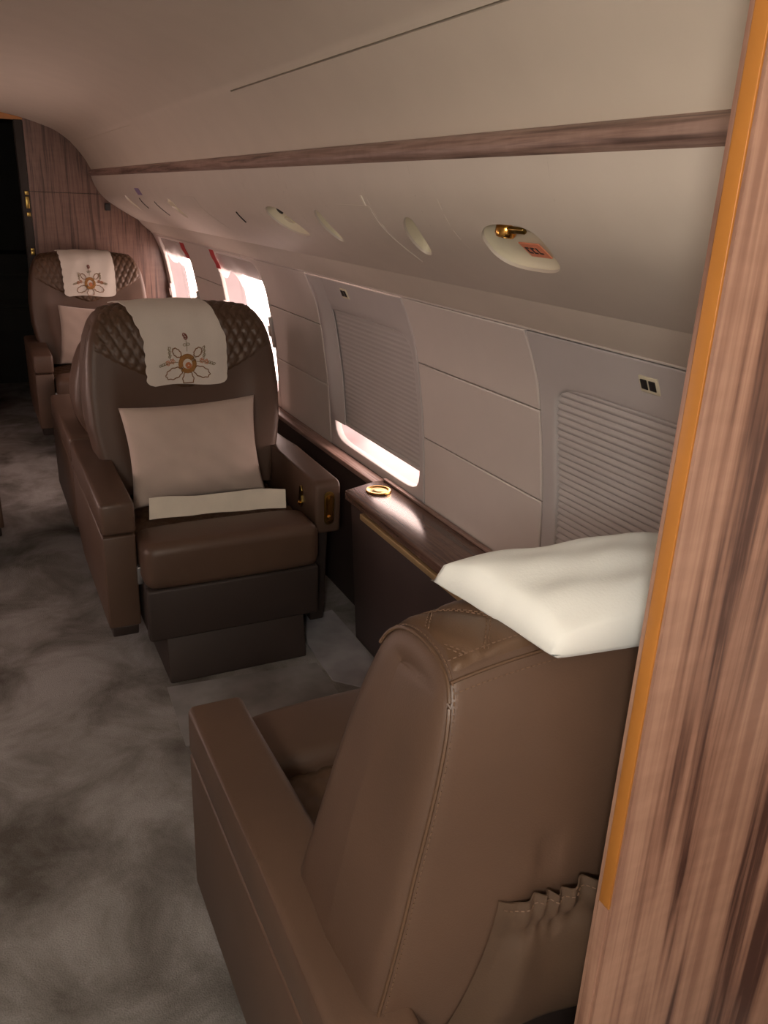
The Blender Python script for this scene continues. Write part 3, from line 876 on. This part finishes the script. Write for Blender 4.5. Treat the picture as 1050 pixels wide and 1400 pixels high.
        lathe('seat_knob', [(.001, 0), (.008, 0), (.009, .006), (.005, .010), (.001, .011)], 'gold', t, 16, Matrix.Translation((xi-b*.005, .258, .487)) @ Matrix.Rotation(-b*math.pi/2, 4, 'Y'))
    # back
    def bk():
        V, Fc = back_mesh(B); return mk('backrest', V, Fc, 'leather', angle=80)
    bo = inst(('back', bkey), 'backrest', t, bk)
    def qm():
        V, Fc = quilt_mesh(B, *quilt); return mk('quilted_panel', V, Fc, 'leather_quilt', angle=180)
    inst(('quilt', bkey, quilt), 'quilted_panel', bo, qm)
    # seams and stitching
    if pocket:
        l1 = B.L[next(i for i in range(B.n) if B.P[i].x < -.30 and B.P[i].y < 1.018)]
        for sx in (-1, 1):
            l_ = [B.L[i] for i in range(B.n)]
            path = [B.pt(l, sx*.968, off=.0030, inset=.0040) for l in l_ if l > B.lfront(.985) and l < B.L[-1]-.02]
            tube('piping_seam', [path], .0026, 'leather_quilt', bo)
            path2 = [B.pt(l, sx*.950, off=.0009) for l in l_ if l > B.lfront(.985) and l < B.L[-1]-.02]
            V, Fc = tubemesh(dashes(path2), .0009, 4); mk('stitching', V, Fc, 'thread', bo)
        l1 = B.L[next(i for i in range(B.n) if B.P[i].x < -.30 and B.P[i].y < 1.018)]
        for dl, r in ((.004, .0022),):
            tube('piping_seam', [[B.pt(l1+dl, -.96+1.92*i/60, off=.0008) for i in range(61)]], r, 'leather_quilt', bo)
        for dl in (.016, -.018):
            V, Fc = tubemesh(dashes([B.pt(l1+dl, -.95+1.9*i/80, off=.0012 if dl > 0 else .0055) for i in range(81)]), .0009, 4); mk('stitching', V, Fc, 'thread', bo)
        # quilting stitches
        pw, ph = quilt[0], quilt[1]; segs = []
        for sg in (1, -1):
            for k in range(-8, 14):
                for o_ in (-.0035, .0035):
                    path = []
                    for i in range(161):
                        x = -.27+.54*i/160; l = .4+ph*sg*(k-x/pw)+o_
                        if B.lfront(.90) < l < l1-.014:
                            p_, d_ = B.prof(l)
                            if abs(x) < .93*interp(B.wz, p_.y): path.append(B.pt(l, 0, off=.0032, absx=x)); continue
                        if len(path) > 3: segs += dashes(path)
                        path = []
                    if len(path) > 3: segs += dashes(path)
        V, Fc = tubemesh(segs, .0009, 4); mk('stitching', V, Fc, 'thread', bo)['kind'] = 'stuff'
        # gathered pocket on the rear
        lb = B.L[-1]; nu, nv = 120, 26; V = []
        def rearl(z):
            for i in range(B.n-1, 0, -1):
                if B.P[i].x < -.28 and B.P[i].y <= z <= B.P[i-1].y: return B.L[i]-(z-B.P[i].y)/(B.P[i-1].y-B.P[i].y)*(B.L[i]-B.L[i-1])
            return lb
        for i in range(nu):
            u = -1+2*i/(nu-1)
            for j in range(nv):
                v = j/(nv-1); z = .475+v*(.738-.475)+(.012*math.sin(u*2+1)+.004*math.sin(u*23))*v
                l = rearl(min(z, .95)); edge = (1-abs(u)**6)*min(1, v/.08+.0)
                bulge = .030*(1-u*u)**.5*math.sin(math.pi*min(1, v*.75+.12))
                g = max(0, (v-.72)/.28)
                ruff = .0060*math.sin(u*48+2.5*math.sin(u*9))*g+.011*math.sin(u*17+1.6*math.sin(u*6)+2*v)*math.sin(math.pi*v)*.9
                band = -.007*math.exp(-((v-.80)/.05)**2)+.003*(v > .86)
                V.append(B.pt(l, 0, off=.002+edge*(.006+bulge*.8+ruff*(1-abs(u)**8)+band), absx=u*(.205+.075*(1-v)**1.5)+.012))
        b0 = len(V)
        for i in range(nu):
            for j in range(nv):
                p = V[i*nv+j]; V.append(p+Vector((0, .0025, 0)))
        Fc = gridfaces(nu, nv)+gridfaces(nu, nv, b0)
        for i in range(nu-1):
            for j in (0, nv-1): Fc.append((i*nv+j, (i+1)*nv+j, b0+(i+1)*nv+j, b0+i*nv+j))
        pk = mk('back_pocket', V, Fc, 'pocket', bo, angle=60)
        path = [V[i*nv+nv-2]+Vector((0, -.0012, 0)) for i in range(2, nu-2)]
        V2, F2 = tubemesh(dashes(path), .0008, 4); mk('stitching', V2, F2, 'thread', pk)
    return t
SX = .666
WA = [(.47, .362), (.60, .348), (.80, .312), (1.0, .268), (1.05, .257)]
WB = [(.47, .298), (.55, .312), (.62, .334), (.70, .348), (.80, .350), (.90, .340), (.96, .328), (1.0, .314), (1.04, .294), (1.2, .288)]
BA = Back(0.0, 0.0, WA); BB = Back(.062, .03, WB); BD = Back(-.06)
seatA = make_seat('tan lit leather armchair with gathered back pocket in front of the walnut partition', (SX, .95, 0), 0, -1, BA, 'A', (.085, .12, .84, .90, .0035), pocket=True)
seatB = make_seat('dark brown armchair with paper strip on its seat, beside the console', (SX, 2.826, 0), math.pi, 1, BB, 'B', (.036, .055, .80, .93), latches=True)
seatC = make_seat('dark brown armchair directly in front of the walnut bulkhead', (SX, 5.385, 0), math.pi, 1, BB, 'B', (.036, .055, .80, .93), latches=True)
seatD = make_seat('brown armchair back to back with the one holding the paper strip', (SX, 3.640, 0), 0, -1, BD, 'D', (.036, .055, .80, .93))
seatE = make_seat('brown armchair across the aisle, only its arm edge in view', (2*CX-SX+.016, 3.85, 0), math.pi, -1, BB, 'B', (.036, .055, .80, .93))

# ------------------------------------------------------------------ headrest cloths
def make_cloth(label, seat, B, a_off, wd, zlow, skew):
    root = thing('headrest_cover', label, 'headrest cover', seat.location, math.pi, 'embroidered headrest covers')
    nu, nv = 60, 70; l0 = B.lfront(zlow); ltop = B.lfront(.97)+.16
    def S(a, b, off=0):              # a lateral metres (local x), b metres up from the lower edge
        l = l0+b; p, d = B.prof(l)
        sk = skew*max(0, (b-.14)/.14)
        ripple = .0012*math.sin(a*60+b*20)+.001*math.sin(b*75+a*14)
        q = B.pt(l, 0, off=.015+off+ripple, absx=a+a_off+sk)
        return q
    Lh = ltop-l0; V = []
    hw = wd/2; rc = .024
    def edge(b):       # half width with rounded lower corners and scalloped edge
        h = hw
        if b < rc: h = hw-rc+math.sqrt(max(0, rc*rc-(rc-b)**2))
        return h
    for off in (0, -.0022):
        for i in range(nu):
            u = -1+2*i/(nu-1)
            for j in range(nv):
                b = Lh*(j/(nv-1))**1.0; h = edge(b)+((.0050 if u > 0 else .002)*abs(math.sin(b*95)) if abs(u) > .96 else 0)
                V.append(S(u*h*(1+.02*math.sin(b*9)), b+.004*math.sin(u*3+.5)*(1-j/(nv-1)), off))
    b0 = nu*nv; Fc = gridfaces(nu, nv)+gridfaces(nu, nv, b0)
    for i in range(nu-1):
        for j in (0, nv-1): Fc.append((i*nv+j, (i+1)*nv+j, b0+(i+1)*nv+j, b0+i*nv+j))
    for j in range(nv-1):
        for i in (0, nu-1): Fc.append((i*nv+j, i*nv+j+1, b0+i*nv+j+1, b0+i*nv+j))
    mk('cloth', V, Fc, 'cloth', root, angle=70)
    # embroidery, drawn with raised thread; local +x is viewed on the left, so x is flipped
    cyb = .066; ES = 1.5
    def P(x, y): return S(-x*ES, cyb+max(-.060, y*ES), .0012)
    def arc(cx, cy, rx, ry, a0, a1, rot=0, n=16):
        out = []
        for k in range(n+1):
            t = math.radians(a0+(a1-a0)*k/n); x, y = rx*math.cos(t), ry*math.sin(t); c, s = math.cos(rot), math.sin(rot)
            out.append(P(cx+x*c-y*s, cy+x*s+y*c))
        return out
    rings = [arc(0, 0, r*1.1, r, 0, 360) for r in (.012, .015, .0175)]
    tube('flower_ring', rings, .0030, 'gold_thread', root, 5)
    tube('flower_heart', [arc(.002, -.003, r, r*.9, 0, 360) for r in (.003, .006)], .0026, 'orange_thread', root, 5)
    tube('flower_shade', [arc(-.003, .004, .0135, .012, 60, 230), arc(-.003, .004, .0105, .0095, 70, 220)], .0016, 'brown_thread', root, 5)
    tube('flower_outline', [arc(0, 0, .0215, .0195, 0, 360)], .0010, 'gold_thread', root, 5)
    pet = []
    for (cx, cy, rx, ry, rot) in ((-.033, -.019, .020, .011, .35), (.033, -.018, .020, .011, -.35), (0, -.034, .013, .018, 0), (-.024, .022, .011, .007, -.6), (.026, .022, .011, .007, .6)):
        pts = []
        for k in range(54):
            t = 2*math.pi*k/54; g = 1+.07*math.sin(9*t); x, y = rx*g*math.cos(t), ry*g*math.sin(t); c, s = math.cos(rot), math.sin(rot)
            pts.append(P(cx+x*c-y*s, cy+x*s+y*c))
        pet.append(pts+[pts[0]])
    for q in pet: tube('petal', [q], .0019, 'brown_thread', root, 5)
    bud = [arc(0, .051, r*.8, r, 0, 360) for r in (.0028, .0055)]
    tube('bud', bud, .0018, 'maroon_thread', root, 5)
    stems = [[P(0, .024), P(.001, .034), P(0, .044)], arc(-.004, .036, .004, .002, 0, 360), arc(.004, .037, .004, .002, 0, 360)]
    for sgn in (-1, 1):
        stems += [[P(sgn*.022, .004), P(sgn*.038, .004), P(sgn*.062, -.004)], [P(sgn*.040, .008), P(sgn*.042, .022), P(sgn*.043, .034)]]
        for k in range(3):
            stems.append(arc(sgn*(.041), .016+k*.007, .004, .002, 0, 360, .7)); stems.append(arc(sgn*(.052+k*.006), .002-k*.002, .0035, .002, 0, 360, .5))
    tube('sprigs', stems, .0011, 'olive_thread', root, 5)['kind'] = 'stuff'
    for sgn in (-1, 1):
        fl = []
        for (cx, cy) in ((.035, .006), (.046, .003)):
            for k in range(5):
                t = 2*math.pi*k/5; fl.append(arc(sgn*cx+.0035*math.cos(t), cy+.0035*math.sin(t), .0018, .0018, 0, 360, 0, 8))
        tube('small_flowers', fl, .0012, 'orange_thread', root, 5)['kind'] = 'stuff'
    return root
make_cloth('embroidered cover on the headrest of the armchair beside the console', seatB, BB, -.004, .285, .815, .07)
make_cloth('embroidered cover on the headrest of the armchair at the bulkhead', seatC, BB, -.005, .30, .835, .02)

# ------------------------------------------------------------------ cushions, pillow, paper, felt
def cushion_mesh(wd, hg, th, pinch=.07, n=44, wr_=.004, pw=.42, seed=0, pipe=False):
    rnd = random.Random(seed); ph = [rnd.uniform(0, 6) for _ in range(6)]
    V, Fc = [], []
    for sgn in (1, -1):
        for i in range(n):
            for j in range(n):
                u, v = -1+2*i/(n-1), -1+2*j/(n-1)
                x = u*wd/2*(1-pinch*(1-v*v)); z = v*hg/2*(1-pinch*(1-u*u))
                t = ((1-u*u)*(1-v*v))**pw if abs(u) < 1 and abs(v) < 1 else 0
                wv = wr_*t**.5*(math.sin(u*7+ph[0]+2*v)+math.sin(v*8+ph[1]-3*u)*.7+.5*math.sin(13*u+11*v+ph[2]))
                V.append((x, sgn*(th/2*t)+wv, z))
    Fc = gridfaces(n, n)+gridfaces(n, n, n*n)
    return V, Fc
def cushion(name, label, cat, wd, hg, th, loc, rot, mat, group=None, **kw):
    V, Fc = cushion_mesh(wd, hg, th, **kw)
    o = mk(name, V, Fc, mat, angle=120); o.location = loc; o.rotation_euler = rot
    return tag(o, label, cat, group)
cushion('cushion', 'beige square cushion leaning on the armchair beside the console', 'cushion', .475, .345, .13, (.638, 2.755, .655), (math.radians(-14), math.radians(-1.5), math.radians(2)), 'cushion', 'beige cushions', seed=3)
cushion('cushion', 'beige square cushion leaning on the armchair at the bulkhead', 'cushion', .46, .35, .13, (.672, 5.310, .652), (math.radians(-14), math.radians(4), math.radians(-3)), 'cushion', 'beige cushions', seed=5)
# pillow lying on the crown of the near seat
pil = cushion('pillow', 'white rectangular pillow lying on top of the armchair in front of the partition', 'pillow', .44, .168, .092, (.710, .674, 1.055), (math.radians(90+8), math.radians(1), math.radians(-5)), 'pillow', pinch=.015, pw=.2, wr_=.0022, seed=9)
for v in pil.data.vertices:
    v.co.y *= 1.25 if v.co.y > 0 else .35
    v.co.x += .42*v.co.z; k = max(0, -v.co.x/.22-.75)
    v.co.x -= .008*k*(1 if v.co.z < 0 else .2)
# paper strip
def paper():
    nx, nz = 40, 6; V = []
    for dy in (0, .0015):
        for i in range(nx):
            u = i/(nx-1)
            for j in range(nz):
                v = j/(nz-1)
                V.append((-.232+.464*u+.006*v, .030*v+.010*math.sin(u*3.1)+dy+.003*math.sin(u*17), .060*v+.004*math.sin(u*9+1)*v-.010*u*0))
    k = nx*nz; Fc = gridfaces(nx, nz)+gridfaces(nx, nz, k)
    for i in range(nx-1):
        for j in (0, nz-1): Fc.append((i*nz+j, (i+1)*nz+j, k+(i+1)*nz+j, k+i*nz+j))
    for j in range(nz-1):
        for i in (0, nx-1): Fc.append((i*nz+j, i*nz+j+1, k+i*nz+j+1, k+i*nz+j))
    o = mk('paper_strip', V, Fc, 'paper'); return o
ps = paper(); ps.location = (.664, 2.545, .492); ps.rotation_euler = (0, math.radians(1.5), math.radians(-1.5))
tag(ps, 'cream paper strip propped on the seat in front of the beige cushion', 'paper')
def floormat(name, label, poly, th, amp):
    bm = bmesh.new(); vs = [bm.verts.new((x, y, 0)) for x, y in poly]; f = bm.faces.new(vs)
    r = bmesh.ops.extrude_face_region(bm, geom=[f])
    for v in [e for e in r['geom'] if isinstance(e, bmesh.types.BMVert)]: v.co.z += th
    o = bmobj(name, bm, 'felt' if th > .004 else 'felt_dark'); tag(o, label, 'floor mat', None); return o
floormat('floor_sheet', 'pale grey felt sheet on the floor between console and armchair', [(.925, 2.16), (1.085, 2.0), (1.112, 2.40), (1.112, 2.62), (.975, 2.60), (.93, 2.40)], .006, 0)
floormat('floor_sheet', 'flat grey felt runner on the floor in front of the armchair plinth', [(.40, 2.0), (.915, 2.0), (.915, 2.285), (.415, 2.325)], .003, 0)
